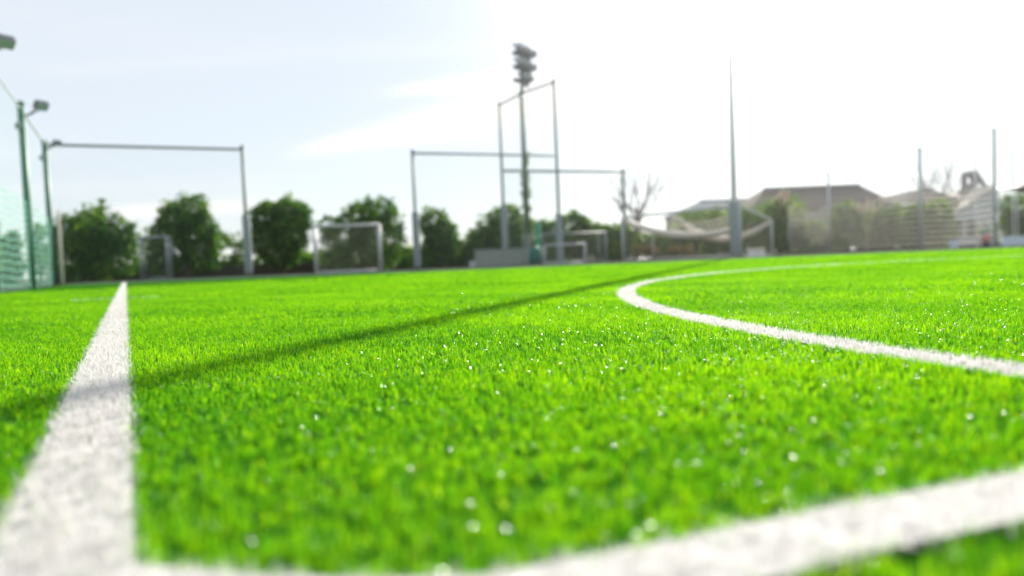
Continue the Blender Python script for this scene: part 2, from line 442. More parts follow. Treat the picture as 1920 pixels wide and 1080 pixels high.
def merge(parts, name, m):
    V = []; Fc = []; T = []; o = 0
    for v, f, t in parts:
        n, k = v.shape[0], v.shape[1]
        if n == 0: continue
        V.append(v.reshape(-1, 3)); Fc.append((f[None]+(np.arange(n)*k)[:, None, None]).reshape(-1, 3)+o)
        T.append(np.repeat(t, k)); o += n*k
    return tri_mesh(name, np.concatenate(V), np.concatenate(Fc), m, {'tint': np.where((T_ := np.concatenate(T)) > 5, T_-10, T_), 'shine': (T_ > 5).astype(float)})
tag(merge(GREEN, 'grass', M['grass']), 'short bright green artificial grass blades covering the pitch', 'grass', kind='stuff')
LN = {1: 'straight white side line running away from the camera at the left',
      2: 'curved white circle line sweeping round on the right of the pitch',
      3: 'blurred white line crossing the bottom right foreground',
      4: 'thin short white mark crossing the side line far away'}
for k, nm in ((1, 'side_line'), (2, 'circle_line'), (3, 'near_line'), (4, 'tick_line')):
    tag(merge(LINES[k], nm, M['wgrass']), LN[k], 'pitch line', kind='structure')
# white infill under the lines, 4 mm above the turf backing
q = MB()
n2 = ln.to_3d(); d2 = ld.to_3d(); a = LA.to_3d()
q.quad(*[a+n2*o+d2*s+Vector((0, 0, .004)) for o, s in ((-.125, -1), (0, -1), (0, 26), (-.125, 26))])
ts = np.linspace(math.pi*.62, math.pi*1.12, 90)
for i in range(len(ts)-1):
    q.quad(*[(CC[0]+r*math.cos(t), CC[1]+r*math.sin(t), .004) for r, t in ((CR, ts[i]), (CR-.12, ts[i]), (CR-.12, ts[i+1]), (CR, ts[i+1]))][::-1])
for i in range(1, len(UP)-1):
    (x0, y0), (x1, y1) = UP[i], UP[i+1]
    q.quad((x0, y0-.102, .008), (x1, y1-.102, .008), (x1, y1, .008), (x0, y0, .008))
tag(q.build('painted_line_base', M['paint']), 'white infill at the foot of the painted pitch lines', 'pitch line', kind='structure')

# ------------------------------------------------------------------ fences of poles and nets
def pole(parent, px, Y, H, rad, m='dkgreen', pad=0.0, cap=True, name='pole'):
    x = X(px, Y); b = MB().tube([(x, Y, 0), (x, Y, H)], rad, 12)
    o = b.build(name, M[m], parent, True)
    if cap: MB().lathe((x, Y, H), [(rad*1.25, 0), (rad*1.25, .05), (rad*.6, .09)], 12).build('pole_cap', M[m], o, True)
    if pad:
        MB().lathe((x, Y, .12), [(rad+.07, 0), (rad+.085, .04), (rad+.085, pad-.16), (rad+.07, pad-.12)], 14).build('padding', M['pad'], parent, True)
    return Vector((x, Y, 0))
def rail(parent, a, b, za, zb, rad, m='dkgreen', name='top_rail', sag=0.0):
    a = Vector((a.x, a.y, za)); b = Vector((b.x, b.y, zb))
    pts = [a.lerp(b, t)-Vector((0, 0, sag*4*t*(1-t))) for t in np.linspace(0, 1, 9)]
    return MB().tube(pts, rad, 8).build(name, M[m], parent, True)
def net(parent, a, b, z0, z1, m, name='net', bulge=.12, sagtop=0.0):
    a = Vector((a.x, a.y, 0)); b = Vector((b.x, b.y, 0)); L = (b-a).length; d = (b-a)/L; nn = Vector((d.y, -d.x, 0))
    def fn(u, v):
        top = z1-sagtop*4*u*(1-u); z = z0+(top-z0)*v
        w = bulge*math.sin(u*math.pi)*math.sin(v*math.pi)+.03*math.sin(u*23+v*5)
        p = a.lerp(b, u)+nn*w; p.z = z; return p
    return MB().sheet(fn, max(8, int(L*3)), 12, lambda u, v: (u*L, v*(z1-z0))).build(name, M[m], parent)
def root(a, name, label, cat, group=None): return empty(name, (a.x, a.y, 0), label, cat, group)
GF = 'net fences round the pitch'
H1 = 4.79
# left side fence: three green poles carrying green netting
f = empty('net_fence', (X(52, 18.2), 18.2, 0), 'green side fence with wavy green netting at the left edge of the photo', 'net fence', GF)
a0 = pole(f, -7, 13.6, H1+.05, .07, 'green'); a1 = pole(f, 62, 18.2, H1, .085, 'green'); a2 = pole(f, 101, 23.4, H1, .085, 'green')
rail(f, a0, a1, H1-.05, H1-.1, .018, 'rope', 'top_rope', .02); rail(f, a1, a2, H1-.12, H1-.02, .03, 'rope', 'top_rope', 0)
aa = Vector((a0.x-1.2, a0.y-4.5, 0)); rail(f, aa, a0, H1, H1-.02, .018, 'rope', 'top_rope')
pole(f, -270, 9.2, H1, .07, 'green')
for p, q_ in ((aa, a0), (a0, a1), (a1, a2)):
    net(f, p, q_, 2.3, H1-.1, 'net_green', bulge=.03); net(f, p, q_, .02, 2.3, 'net_wave', 'net_skirt', .05)
# second frame
f = empty('net_fence', (X(465, 25.8), 25.8, 0), 'tall rectangular net frame standing before the two leftmost dark trees', 'net fence', GF)
b1 = pole(f, 467, 25.8, H1, .06, 'dkgreen', pad=2.3); st = Vector((a2.x+.05, a2.y+.12, 0))
MB().lathe((a2.x+.13, a2.y+.25, .0), [(.06, 0), (.06, 2.0), (.03, 2.56)], 12).build('rear_post', M['twine'], f, True)
rail(f, st, b1, H1-.05, H1-.06, .05, 'grey'); net(f, st, b1, .03, H1-.08, 'net_fine')
f3 = empty('net_fence', (X(782, 28.3), 28.3, 0), 'net frame with a padded left post beside the white box goal', 'net fence', GF)
c1 = pole(f3, 783, 28.3, H1, .06, 'dkgreen', pad=2.35); c2 = Vector((X(1048, 30.5)-.05, 30.5, 0))
rail(f3, c1, c2, H1-.05, H1-.05, .045, 'dkgreen'); net(f3, c1, c2, .03, H1-.08, 'net_fine')
f4 = empty('net_fence', (X(988, 32.3), 32.3, 0), 'tallest net frame of three poles around the ivy covered floodlight mast', 'net fence', GF)
H4 = 7.97
d1 = pole(f4, 948, 34.6, H4, .07, 'dkgreen', pad=2.9); d2 = pole(f4, 988, 32.4, H4, .06, 'dkgreen'); d3 = pole(f4, 1051, 30.5, H4, .065, 'dkgreen', pad=2.2)
rail(f4, d1, d2, H4-.05, H4-.05, .05, 'grey'); rail(f4, d2, d3, H4-.05, H4-.05, .05, 'dkgreen')
net(f4, d1, d2, .03, H4-.1, 'net_fine'); net(f4, d2, d3, .03, H4-.1, 'net_fine')
f5 = empty('net_fence', (X(1172, 37), 37, 0), 'far net frame whose right pole stands by the bare tree', 'net fence', GF)
g1 = pole(f5, 1174, 37, 4.75, .085, 'dkgreen'); d1b = Vector((d1.x+.1, d1.y+.05, 0))
rail(f5, d1b, g1, 4.70, 4.70, .065, 'dkgreen'); net(f5, d1b, g1, .03, 4.65, 'net_fine')
# right run: grey posts with beige drooping netting
f6 = empty('net_fence', (X(1552, 42), 42, 0), 'long beige net with drooping horizontal folds behind the right goal', 'net fence', GF)
h0 = pole(f6, 1480, 41, 2.0, .04, 'grey', cap=False); h1 = pole(f6, 1556, 42, 4.7, .07, 'white'); h2 = pole(f6, 1727, 33, 4.72, .075, 'white'); h3 = pole(f6, 1866, 30, 5.0, .05, 'pad')
for p, q_ in ((h0, h1), (h1, h2), (h2, h3)):
    net(f6, p, q_, .05, 2.75, 'net_beige', 'net', .15, .15)
    rail(f6, p, q_, 2.72 if p is not h0 else 1.95, 2.72, .012, 'rope', 'top_rope', .15)
f7 = empty('net_fence', (X(1640, 36), 36, 0), 'fine high net on thin posts at the far right', 'net fence', GF)
i1 = pole(f7, 1830, 36, 5.0, .035, 'pale'); i2 = pole(f7, 1900, 36, 4.8, .035, 'pale'); net(f7, i1, i2, .05, 4.7, 'net_white')

# tall mast that throws the long shadow across the pitch
mx_, my_ = X(1379, 28.6), 28.6
t = empty('floodlight_mast', (mx_, my_, 0), 'pale thin mast with padded foot by the right goal, fading up into glare', 'mast')
MB().tube([(mx_, my_, 0), (mx_, my_, 6), (mx_, my_, 14.2)], [.125, .105, .10], 16).build('pole', M['pale'], t, True)
MB().lathe((mx_, my_, .1), [(.19, 0), (.21, .05), (.21, 2.15), (.18, 2.2)], 16).build('padding', M['pad'], t, True)
MB().box((mx_, my_, 14.2), (.5, .3, .06)).build('top_plate', M['grey'], t)

# ------------------------------------------------------------------ floodlights
def lamp_round(parent, c, face, r=.26):
    q_ = Vector(face).normalized().to_track_quat('Z', 'Y').to_matrix()
    o = MB().lathe(c, [(r*.35, -.30), (r*.5, -.24), (r*.8, -.10), (r, 0), (r*.97, .02)], 16, q_).build('lamp', M['lampb'], parent, True)
    MB().lathe(Vector(c)+q_ @ Vector((0, 0, .022)), [(r*.92, 0), (r*.5, .02), (.02, .03)], 16, q_).build('lens', M['glass'], o, True)
mY = 40.0; mX = X(991, mY)
t = empty('floodlight_mast', (mX, mY, 0), 'tall thin floodlight mast with three rows of round lamps in the centre', 'mast')
topz = P(981, 88, mY).z
MB().tube([(mX, mY, 0), (mX, mY, 6), (mX, mY, topz)], [.17, .13, .085], 12).build('pole', M['dkgreen'], t, True)
ad = Vector((.49, .87, 0)).normalized(); fd = Vector((.87, -.49, 0)).normalized()
tops = [P(981, 92, mY).z, P(981, 118, mY).z, P(981, 143, mY).z]
for k, z in enumerate(tops):
    L = (2.2, 2.1, 1.3)[k]; n = (4, 4, 2)[k]; c = Vector((mX+.10, mY, z))
    cc = c+ad*.15
    MB().box(cc, (L+.2, .10, .12), math.atan2(ad.y, ad.x)).build('crossarm', M['lampb'], t)
    MB().tube([cc-fd*.55+Vector((0, 0, -.1)), cc+fd*.2], .04, 8).build('bracket', M['lampb'], t, True)
    MB().box(cc-fd*.5-Vector((0, 0, .12)), (.5, .25, .18), math.atan2(ad.y, ad.x), .02).build('ballast_box', M['lampb'], t)
    MB().box(cc-fd*.02+Vector((0, 0, -.36)), (L*.8, .06, .34), math.atan2(ad.y, ad.x)).build('back_plate', M['lampb'], t)
    for i in range(n):
        lamp_round(t, cc+ad*((i-(n-1)/2)*L/n)+fd*.22-Vector((0, 0, .10)), fd*.9+Vector((-.3, -.45, -.75)), .25)
def small_flood(px, py, Y, px2, py2, label, s=1.0, dark='lampb'):
    a = P(px, py, Y); b = P(px2, py2, Y-.1)
    t = empty('floodlight', tuple(a), label, 'floodlight', 'floodlights on the side fence poles')
    MB().tube([a, a.lerp(b, .5)+Vector((0, 0, -.03)), b], .03*s, 8).build('arm', M['dkgreen'], t, True)
    face = Vector((.55, -.35, -.75)); q_ = face.normalized().to_track_quat('Z', 'Y').to_matrix()
    ring = [b+Vector((.14*s*math.cos(u), 0, .14*s*math.sin(u)+.12*s)) for u in np.linspace(-2.4, 1.0, 9)]
    MB().tube(ring, .018*s, 6).build('bracket', M['lampb'], t, True)
    c = b+Vector((.17*s, 0, .14*s))
    hs = MB().box(c, (.34*s, .26*s, .16*s), 0, .03*s, q_).build('housing', M['lampb'], t)
    MB().box(c+q_ @ Vector((0, 0, .085*s)), (.29*s, .21*s, .012), 0, 0, q_).build('lens', M['glass'], hs)
small_flood(-30, 125, 13.5, -6, 92, 'largest floodlight, cut by the top left edge of the photo', .95)
small_flood(46, 217, 18.1, 66, 208, 'small floodlight on the top of the thick green pole', .95)
small_flood(84, 280, 23.3, 100, 274, 'small floodlight at the corner where the crossbar starts', .75)
small_flood(44, 240, 18.15, 30, 240, 'small dark lamp on the left side of the thick green pole', .5)
small_flood(84, 300, 23.35, 75, 299, 'tiny dark lamp left of the corner pole below its top', .5)

# ------------------------------------------------------------------ foliage
def crown(parent, name, m, lobes, n, leaf, seed, light=0.0, hollow=.55):
    """leaf-sized faces spread through and over lobes (centre, radii)"""
    rg = np.random.default_rng(seed); C = []
    vol = np.array([l[1][0]*l[1][1]*l[1][2] for l in lobes])**.75; vol /= vol.sum()
    for (c, r), wgt in zip(lobes, vol):
        k = max(4, int(n*wgt/14))
        d = rg.normal(size=(k, 3)); d /= np.linalg.norm(d, axis=1)[:, None]
        rr = rg.uniform(hollow, 1.06, k)[:, None]**.8
        # bumpy surface
        bump = 1+.13*np.sin(d[:, :1]*7+seed)+.10*np.sin(d[:, 1:2]*9+d[:, 2:]*6)
        cc = np.array(c)+d*rr*bump*np.array(r)
        sub = 14; pts = np.repeat(cc, sub, 0)+rg.normal(0, 1, (k*sub, 3))*np.array(r).mean()*.11
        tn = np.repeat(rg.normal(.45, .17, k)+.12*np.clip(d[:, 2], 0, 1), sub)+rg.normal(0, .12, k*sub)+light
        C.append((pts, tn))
    p = np.concatenate([c[0] for c in C]); tn = np.clip(np.concatenate([c[1] for c in C]), 0, 1)
    p[:, 2] = np.maximum(p[:, 2], .03)
    k = len(p); a = rg.normal(size=(k, 3)); a /= np.linalg.norm(a, axis=1)[:, None]
    b = np.cross(a, rg.normal(size=(k, 3))); b /= np.linalg.norm(b, axis=1)[:, None]
    s = leaf*rg.uniform(.6, 1.3, k)[:, None]
    v = np.stack([p-a*s, p+b*s*.45, p+a*s, p-b*s*.45], 1)
    loc = np.array(parent.location) if parent is not None else 0
    v = v-loc
    fc = np.arange(k*4).reshape(-1, 4)
    return tri_mesh(name, v.reshape(-1, 3), fc, m, {'tint': np.repeat(tn, 4)}, parent)

def limbs(parent, x, y, h0, h, spread, rad, seed, n=6, m='bark'):
    rg = random.Random(seed)
    t = MB(); t.tube([(x, y, -.05), (x+.05, y, h0*.5), (x-.03, y, h0), (x+.04, y, h*.8)], [rad*1.25, rad, rad*.85, rad*.3], 8)
    for i in range(n):
        u = 2*math.pi*i/n+rg.uniform(-.4, .4); z = h0*rg.uniform(.75, 1.2); sp = spread*rg.uniform(.5, .9)
        t.tube([(x, y, z), (x+math.cos(u)*sp*.5, y+math.sin(u)*sp*.4, z+(h-z)*.4), (x+math.cos(u)*sp, y+math.sin(u)*sp*.7, z+(h-z)*.75)],
               [rad*.5, rad*.35, rad*.12], 6)
    return t.build('trunk', M[m], parent, True)

def tree(px0, px1, top, Y, lobes, label, m='leaf', n=9000, leaf=.10, h0=.9, seed=1, name='broadleaf_tree', cat='tree', group='trees behind the pitch', light=0., rad=.14, hollow=.55, trunk=True):
    """lobes in picture fractions of the tree's box: (u, v, ru, rv) with v up from the ground"""
    xa, xb = X(px0, Y), X(px1, Y); zt = P((px0+px1)/2, top, Y).z; w = xb-xa; xc = (xa+xb)/2
    r = empty(name, (xc, Y, 0), label, cat, group)
    LB_ = [((xa+u*w, Y+random.uniform(-.15, .15)*w, v*zt), (ru*w, max(ru*w*.8, .3), rv*zt)) for u, v, ru, rv in lobes]
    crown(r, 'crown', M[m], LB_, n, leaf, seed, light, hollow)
    if trunk: limbs(r, xc, Y, h0, zt*.85, w*.35, rad, seed)
    return r
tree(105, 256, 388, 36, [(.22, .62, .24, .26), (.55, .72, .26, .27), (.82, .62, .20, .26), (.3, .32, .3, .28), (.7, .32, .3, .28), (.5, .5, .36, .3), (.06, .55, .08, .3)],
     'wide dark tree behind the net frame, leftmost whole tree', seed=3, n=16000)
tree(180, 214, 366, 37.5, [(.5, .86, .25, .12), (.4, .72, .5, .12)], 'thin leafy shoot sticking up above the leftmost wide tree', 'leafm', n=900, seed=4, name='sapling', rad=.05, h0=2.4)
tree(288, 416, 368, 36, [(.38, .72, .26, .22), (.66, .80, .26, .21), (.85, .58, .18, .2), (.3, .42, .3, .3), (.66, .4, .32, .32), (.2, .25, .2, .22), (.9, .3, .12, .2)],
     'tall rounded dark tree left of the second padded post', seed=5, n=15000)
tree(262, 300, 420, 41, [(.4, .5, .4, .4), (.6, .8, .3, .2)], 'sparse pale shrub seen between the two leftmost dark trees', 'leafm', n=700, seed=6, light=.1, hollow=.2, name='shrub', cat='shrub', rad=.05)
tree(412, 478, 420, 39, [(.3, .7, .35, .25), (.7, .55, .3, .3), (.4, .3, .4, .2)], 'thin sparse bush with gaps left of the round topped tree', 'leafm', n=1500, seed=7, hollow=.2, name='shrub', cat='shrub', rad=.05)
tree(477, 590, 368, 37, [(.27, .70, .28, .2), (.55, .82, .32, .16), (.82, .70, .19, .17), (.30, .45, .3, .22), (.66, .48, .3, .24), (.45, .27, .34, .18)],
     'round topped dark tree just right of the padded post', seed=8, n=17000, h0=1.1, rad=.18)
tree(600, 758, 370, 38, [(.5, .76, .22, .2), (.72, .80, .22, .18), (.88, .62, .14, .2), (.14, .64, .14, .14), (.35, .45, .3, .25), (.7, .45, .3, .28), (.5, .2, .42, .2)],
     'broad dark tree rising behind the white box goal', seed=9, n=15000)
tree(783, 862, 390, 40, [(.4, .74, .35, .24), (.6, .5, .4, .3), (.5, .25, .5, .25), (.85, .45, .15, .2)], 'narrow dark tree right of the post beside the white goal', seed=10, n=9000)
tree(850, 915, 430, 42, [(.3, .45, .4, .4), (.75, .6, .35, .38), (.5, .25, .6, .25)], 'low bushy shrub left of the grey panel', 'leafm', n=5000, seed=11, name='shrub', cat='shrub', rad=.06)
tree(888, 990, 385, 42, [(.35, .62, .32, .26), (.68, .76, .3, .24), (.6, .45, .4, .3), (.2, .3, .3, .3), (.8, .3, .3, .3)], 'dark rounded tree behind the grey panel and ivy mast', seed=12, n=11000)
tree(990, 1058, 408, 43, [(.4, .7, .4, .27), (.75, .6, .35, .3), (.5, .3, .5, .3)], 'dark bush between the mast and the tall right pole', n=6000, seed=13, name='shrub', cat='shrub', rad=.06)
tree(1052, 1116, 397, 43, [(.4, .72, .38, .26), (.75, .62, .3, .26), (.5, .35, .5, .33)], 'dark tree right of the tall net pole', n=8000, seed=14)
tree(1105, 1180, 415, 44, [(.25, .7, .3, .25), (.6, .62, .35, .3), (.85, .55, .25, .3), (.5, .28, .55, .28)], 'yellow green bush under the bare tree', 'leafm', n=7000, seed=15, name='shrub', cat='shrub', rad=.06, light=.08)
# behind the left green netting
for k, (p0, p1, tp, sd) in enumerate(((-70, 12, 400, 31), (0, 48, 430, 32), (55, 96, 415, 33))):
    tree(p0, p1, tp, 30+k, [(.4, .6, .5, .3), (.6, .8, .3, .2), (.5, .3, .5, .3)],
         ('bright shrub at the left edge behind green netting', 'mid green shrub behind netting left of the thick pole', 'loose grey green shrub between the two green poles')[k],
         'leafm', n=(6000, 3500, 1300)[k], seed=sd, name='shrub', cat='shrub', rad=.06, light=.08, hollow=.3)
# right side shrubs behind nets
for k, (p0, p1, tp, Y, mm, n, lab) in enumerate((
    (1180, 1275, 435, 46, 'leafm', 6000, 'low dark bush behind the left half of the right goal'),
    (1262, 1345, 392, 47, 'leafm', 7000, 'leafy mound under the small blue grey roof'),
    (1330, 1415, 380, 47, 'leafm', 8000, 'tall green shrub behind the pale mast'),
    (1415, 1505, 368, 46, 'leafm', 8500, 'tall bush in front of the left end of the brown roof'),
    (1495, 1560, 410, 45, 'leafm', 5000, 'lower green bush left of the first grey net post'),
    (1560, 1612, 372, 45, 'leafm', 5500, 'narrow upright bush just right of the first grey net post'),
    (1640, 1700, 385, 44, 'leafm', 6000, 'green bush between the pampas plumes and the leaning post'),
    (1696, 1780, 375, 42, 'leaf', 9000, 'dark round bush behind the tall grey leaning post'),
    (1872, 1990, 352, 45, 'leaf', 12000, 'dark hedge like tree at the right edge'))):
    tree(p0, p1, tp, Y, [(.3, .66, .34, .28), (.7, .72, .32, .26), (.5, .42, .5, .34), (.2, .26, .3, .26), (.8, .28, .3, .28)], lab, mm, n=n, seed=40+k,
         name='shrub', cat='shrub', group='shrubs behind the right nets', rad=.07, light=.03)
for k, (p0, p1, tp, lab) in enumerate(((715, 790, 462, 'low bush filling the gap left of the padded post'), (905, 1000, 430, 'rounded bush behind the grey panel'), (1030, 1110, 425, 'bushy shrub behind the low grey goal'),
    (1110, 1190, 420, 'dense shrub left of the right goal net'), (560, 640, 470, 'low bush behind the left post of the white box goal'), (1590, 1650, 395, 'broad green shrub under the pampas plumes'))):
    tree(p0, p1, tp, 48, [(.3, .6, .36, .34), (.7, .66, .34, .32), (.5, .35, .5, .36)], lab, 'leafm', n=7000, seed=100+k, name='shrub', cat='shrub', rad=.06, light=.05, leaf=.12)
def plumes(px0, px1, top, Y, label, seed, n):
    xa, xb = X(px0, Y), X(px1, Y); zt = P((px0+px1)/2, top, Y).z
    r = empty('pampas_grass', ((xa+xb)/2, Y, 0), label, 'grass clump', 'pampas grass behind the right nets')
    lb = []; rg = random.Random(seed); st = MB()
    for i in range(n):
        x = rg.uniform(xa, xb); z = zt*rg.uniform(.7, .95); y = Y+rg.uniform(-.5, .5)
        lb.append(((x, y, z), (.11, .11, zt*.10))); st.tube([((xa+xb)/2+(x-(xa+xb)/2)*.4, y, 0), (x, y, z)], .012, 5)
    crown(r, 'plume', M['pampas'], lb, 2600, .05, seed, .1, .1); st.build('stem', M['twine'], r)
    crown(r, 'leaves', M['leafm'], [(((xa+xb)/2, Y, zt*.35), ((xb-xa)*.5, .5, zt*.38))], 1500, .12, seed+1)
plumes(1448, 1486, 352, 45.5, 'pale pampas plumes in front of the brown roof', 61, 9)
plumes(1604, 1650, 372, 44.5, 'pale feathery pampas plumes between two bushes', 62, 14)
for k, (p0, p1, tp, lab) in enumerate(((370, 412, 470, 'yellow orange low plant under the tall rounded tree'), (1195, 1235, 455, 'orange tinged dry plant inside the right goal frame'), (1255, 1300, 460, 'dry yellow plant behind the middle post of the right goal'), (1895, 1935, 346, 'orange leaved branch at the right edge'))):
    tree(p0, p1, tp, 40, [(.3, .6, .4, .3), (.7, .5, .35, .4)] if k < 3 else [(.5, .93, .5, .06)], lab, 'leafo', n=900, seed=70+k, leaf=.08, name='dry_plant', cat='plant', group='dry autumn plants', rad=.03, hollow=.2)
# low dark bank of ground cover under the left trees
hb = []
for i in range(40):
    px = 108+i*20; Y_ = 37.5+i*.12; x = X(px, Y_); hb.append(((x, Y_, .35), (.5, .5, .55+.2*math.sin(i*1.7))))
o = crown(None, 'low_hedge', M['leaf'], hb, 32000, .10, 90); tag(o, 'low dark ground cover along the foot of the trees', 'hedge', kind='stuff')
wl = MB(); pa, pb_ = X(104, 36.6), X(640, 39.5); wa, wb = Vector((pa, 36.6, 0)), Vector((pb_, 39.5, 0)); dd = wb-wa
wl.box((wa+wb)/2+Vector((0, 0, .26)), (dd.length, .2, .52), math.atan2(dd.y, dd.x), .02)
tag(wl.build('low_wall', M['darkwall']), 'low dark brown wall along the foot of the leftmost trees', 'wall')
# ivy on the mast
iv = empty('climbing_ivy', (mX, mY-.1, 0), 'green ivy climbing the lower half of the central floodlight mast', 'ivy')
lb = []; rg = random.Random(5)
for i in range(34):
    z = rg.uniform(.5, 6.2); w = .10+.22*(1-z/7)+rg.uniform(0, .09)
    lb.append(((mX+rg.uniform(-.10, .18), mY+rg.uniform(-.2, .1), z), (w, w, .26)))
crown(iv, 'leaves', M['leafm'], lb, 6000, .055, 91, .05, .3)
MB().tube([(mX+.12*math.sin(z*2.1), mY-.17-.03*math.cos(z*3), z) for z in np.linspace(0, 6.2, 24)], .02, 5).build('stem', M['bark'], iv, True)
# bare trees
def bare(px, Y, top, spread, label, seed, n=11, rad=.16, name='bare_tree'):
    x = X(px, Y); zt = P(px, top, Y).z; r = empty(name, (x, Y, 0), label, 'tree', 'bare winter trees')
    rg = random.Random(seed); tk = MB().tube([(x, Y, -.05), (x+.05, Y, zt*.35), (x, Y, zt*.6)], [rad*1.4, rad, rad*.6], 8).build('trunk', M['bark'], r, True)
    br = MB()
    def grow(p, d, L, rr, k):
        pts = [p]; q_ = Vector(p)
        for s in range(4):
            d = (d+Vector((rg.uniform(-.2, .2), rg.uniform(-.2, .2), rg.uniform(-.02, .18)))).normalized(); q_ = q_+d*L/4; pts.append(q_.copy())
        br.tube(pts, [rr*(1-.2*i) for i in range(5)], 5)
        if k > 0:
            for j in range(3):
                b = pts[rg.choice((2, 3, 4))]
                grow(b, (d+Vector((rg.uniform(-.8, .8), rg.uniform(-.8, .8), rg.uniform(-.1, .5)))).normalized(), L*.6, rr*.55, k-1)
    for i in range(n):
        u = 2*math.pi*i/n+rg.uniform(-.3, .3); z = zt*rg.uniform(.3, .6)
        grow(Vector((x, Y, z)), Vector((math.cos(u)*.75*spread, math.sin(u)*.5, rg.uniform(.6, 1.3))).normalized(), zt*.36, rad*.42, 2)
    br.build('branch', M['bark'], r)
bare(1196, 47, 322, 1.3, 'bare leafless tree with spreading twigs behind the right goal', 5)
for k, (px, tp) in enumerate(((1733, 305), (1757, 308), (1784, 312))):
    bare(px, 68, tp, .5, ('thin bare treetop just right of the leaning post', 'second faint bare treetop beyond the roof', 'faint bare treetop nearest the bell gable')[k], 20+k, 7, .12)

# ------------------------------------------------------------------ goals
def gtube(parent, pts, r, name, m='white'): return MB().tube(pts, r, 10).build(name, M[m], parent, True)
GG = 'football goals along the far side'
def box_goal(pL, YL, pR, YR, H, depth, label, r=.045, m='white', netm='net_white', name='football_goal', rearH=1.0, net_=True):
    a = Vector((X(pL, YL), YL, 0)); b = Vector((X(pR, YR), YR, 0)); d = (b-a).normalized(); n = Vector((-d.y, d.x, 0))
    if n.y < 0: n = -n
    n = n*depth; up = Vector((0, 0, H)); ur = Vector((0, 0, H*rearH))
    g = empty(name, tuple((a+b)/2), label, 'goal', GG)
    gtube(g, [a, a+up], r, 'post', m); gtube(g, [b, b+up], r, 'post', m); gtube(g, [a+up, b+up], r, 'crossbar', m)
    gtube(g, [a+n, a+n+ur], r*.8, 'rear_post', m); gtube(g, [b+n, b+n+ur], r*.8, 'rear_post', m)
    gtube(g, [a+up, a+n+ur], r*.8, 'side_bar', m); gtube(g, [b+up, b+n+ur], r*.8, 'side_bar', m)
    gtube(g, [a+n+Vector((0, 0, .05)), b+n+Vector((0, 0, .05))], r*.8, 'ground_bar', m)
    gtube(g, [a+Vector((0, 0, .05)), a+n+Vector((0, 0, .05))], r*.8, 'ground_bar', m); gtube(g, [b+Vector((0, 0, .05)), b+n+Vector((0, 0, .05))], r*.8, 'ground_bar', m)
    if net_:
        nb = MB(); L = (b-a).length
        nb.sheet(lambda u, v: a.lerp(b, u)+n*.98+Vector((0, 0, .08+(H*rearH-.1)*v)), 12, 6, lambda u, v: (u*L, v*H))
        nb.sheet(lambda u, v: a+n*u+Vector((0, 0, .08+(H*(1+(rearH-1)*u)-.1)*v)), 4, 6, lambda u, v: (u*depth, v*H))
        nb.sheet(lambda u, v: b+n*u+Vector((0, 0, .08+(H*(1+(rearH-1)*u)-.1)*v)), 4, 6, lambda u, v: (u*depth, v*H))
        nb.build('net', M[netm], g)
    return g, a, b, n
box_goal(593, 29, 715, 29.6, 1.98, 1.0, 'white box shaped goal in front of the broad dark tree', .07, 'white', 'net_goal')
box_goal(266, 33, 316, 33, 2.0, .35, 'narrow grey goal between the two leftmost dark trees', .055, 'goal', 'net_goal')
box_goal(993, 35, 1137, 36, 1.5, 1.0, 'low grey goal behind the tall padded pole', .05, 'goal', 'net_goal')
g, a, b, n = box_goal(1022, 29.5, 1098, 29.5, .83, .6, 'small white mini goal beside the teal cover', .04, 'white', 'net_white', 'mini_goal', .35)
g, a, b, n = box_goal(1169, 34.8, 1389, 28.9, 2.15, 2.1, 'large white goal with beige nets slung in its frame', .06, 'white', 'net_goal', rearH=.72)
def swag(p, q_, drop, r, name='net_bundle'):
    pts = [p.lerp(q_, t)-Vector((0, 0, drop*4*t*(1-t))) for t in np.linspace(0, 1, 17)]
    rr = [r*(.55+.6*math.sin(math.pi*t)+.10*math.sin(t*40)) for t in np.linspace(0, 1, 17)]
    MB().tube(pts, rr, 9).build(name, M['twine'], g, True)
A_, B_ = a+Vector((0, 0, 2.1)), b+Vector((0, 0, 2.1)); An, Bn = a+n+Vector((0, 0, 1.5)), b+n+Vector((0, 0, 1.5))
swag(A_, B_+Vector((0, 0, -.85)), .55, .15); swag(A_.lerp(B_, .48)+Vector((0, 0, -.1)), Bn, .9, .16); swag(B_, Bn.lerp(An, .3), .35, .05)
nb = MB(); L = (B_-A_).length
def hang(u, v):
    t = A_.lerp(B_, .45+.55*u); low = 1.15-.35*math.sin(math.pi*u); return Vector((t.x, t.y+.1*math.sin(u*9), (t.z-.05-.5*math.sin(math.pi*u)*.6)*(1-v)+low*v))
nb.sheet(hang, 16, 8, lambda u, v: (u*L*.55, v*1.2)); nb.build('hanging_net', M['net_beige'], g)

# ------------------------------------------------------------------ things by the far edge
x0, x1 = X(892, 31.5), X(992, 31.5)
t = empty('equipment_panel', ((x0+x1)/2, 31.5, 0), 'long grey box like panel left of the teal cover', 'panel')
MB().box(((x0+x1)/2, 31.5, .37), (x1-x0, .5, .74), 0, .02).build('body', M['concrete'], t)
MB().box(((x0+x1)/2, 31.5, .765), (x1-x0+.08, .58, .05), 0, .01).build('lid', M['grey'], t)
for k in range(5): MB().box((x0+(x1-x0)*(k+.5)/5, 31.235, .37), (.04, .03, .66)).build('rib', M['grey'], t)
x = X(886, 30.2); t = empty('floor_box', (x, 30.2, 0), 'small pale box at the left end of the grey panel', 'box')
MB().box((x, 30.2, .14), (.26, .22, .28), 0, .02).build('body', M['white'], t); MB().box((x, 30.2, .295), (.28, .24, .03), 0, .005).build('lid', M['goal'], t)
x = X(1004, 30.6); t = empty('covered_cart', (x, 30.6, 0), 'rounded dark teal cover standing between panel and mini goal', 'cart')
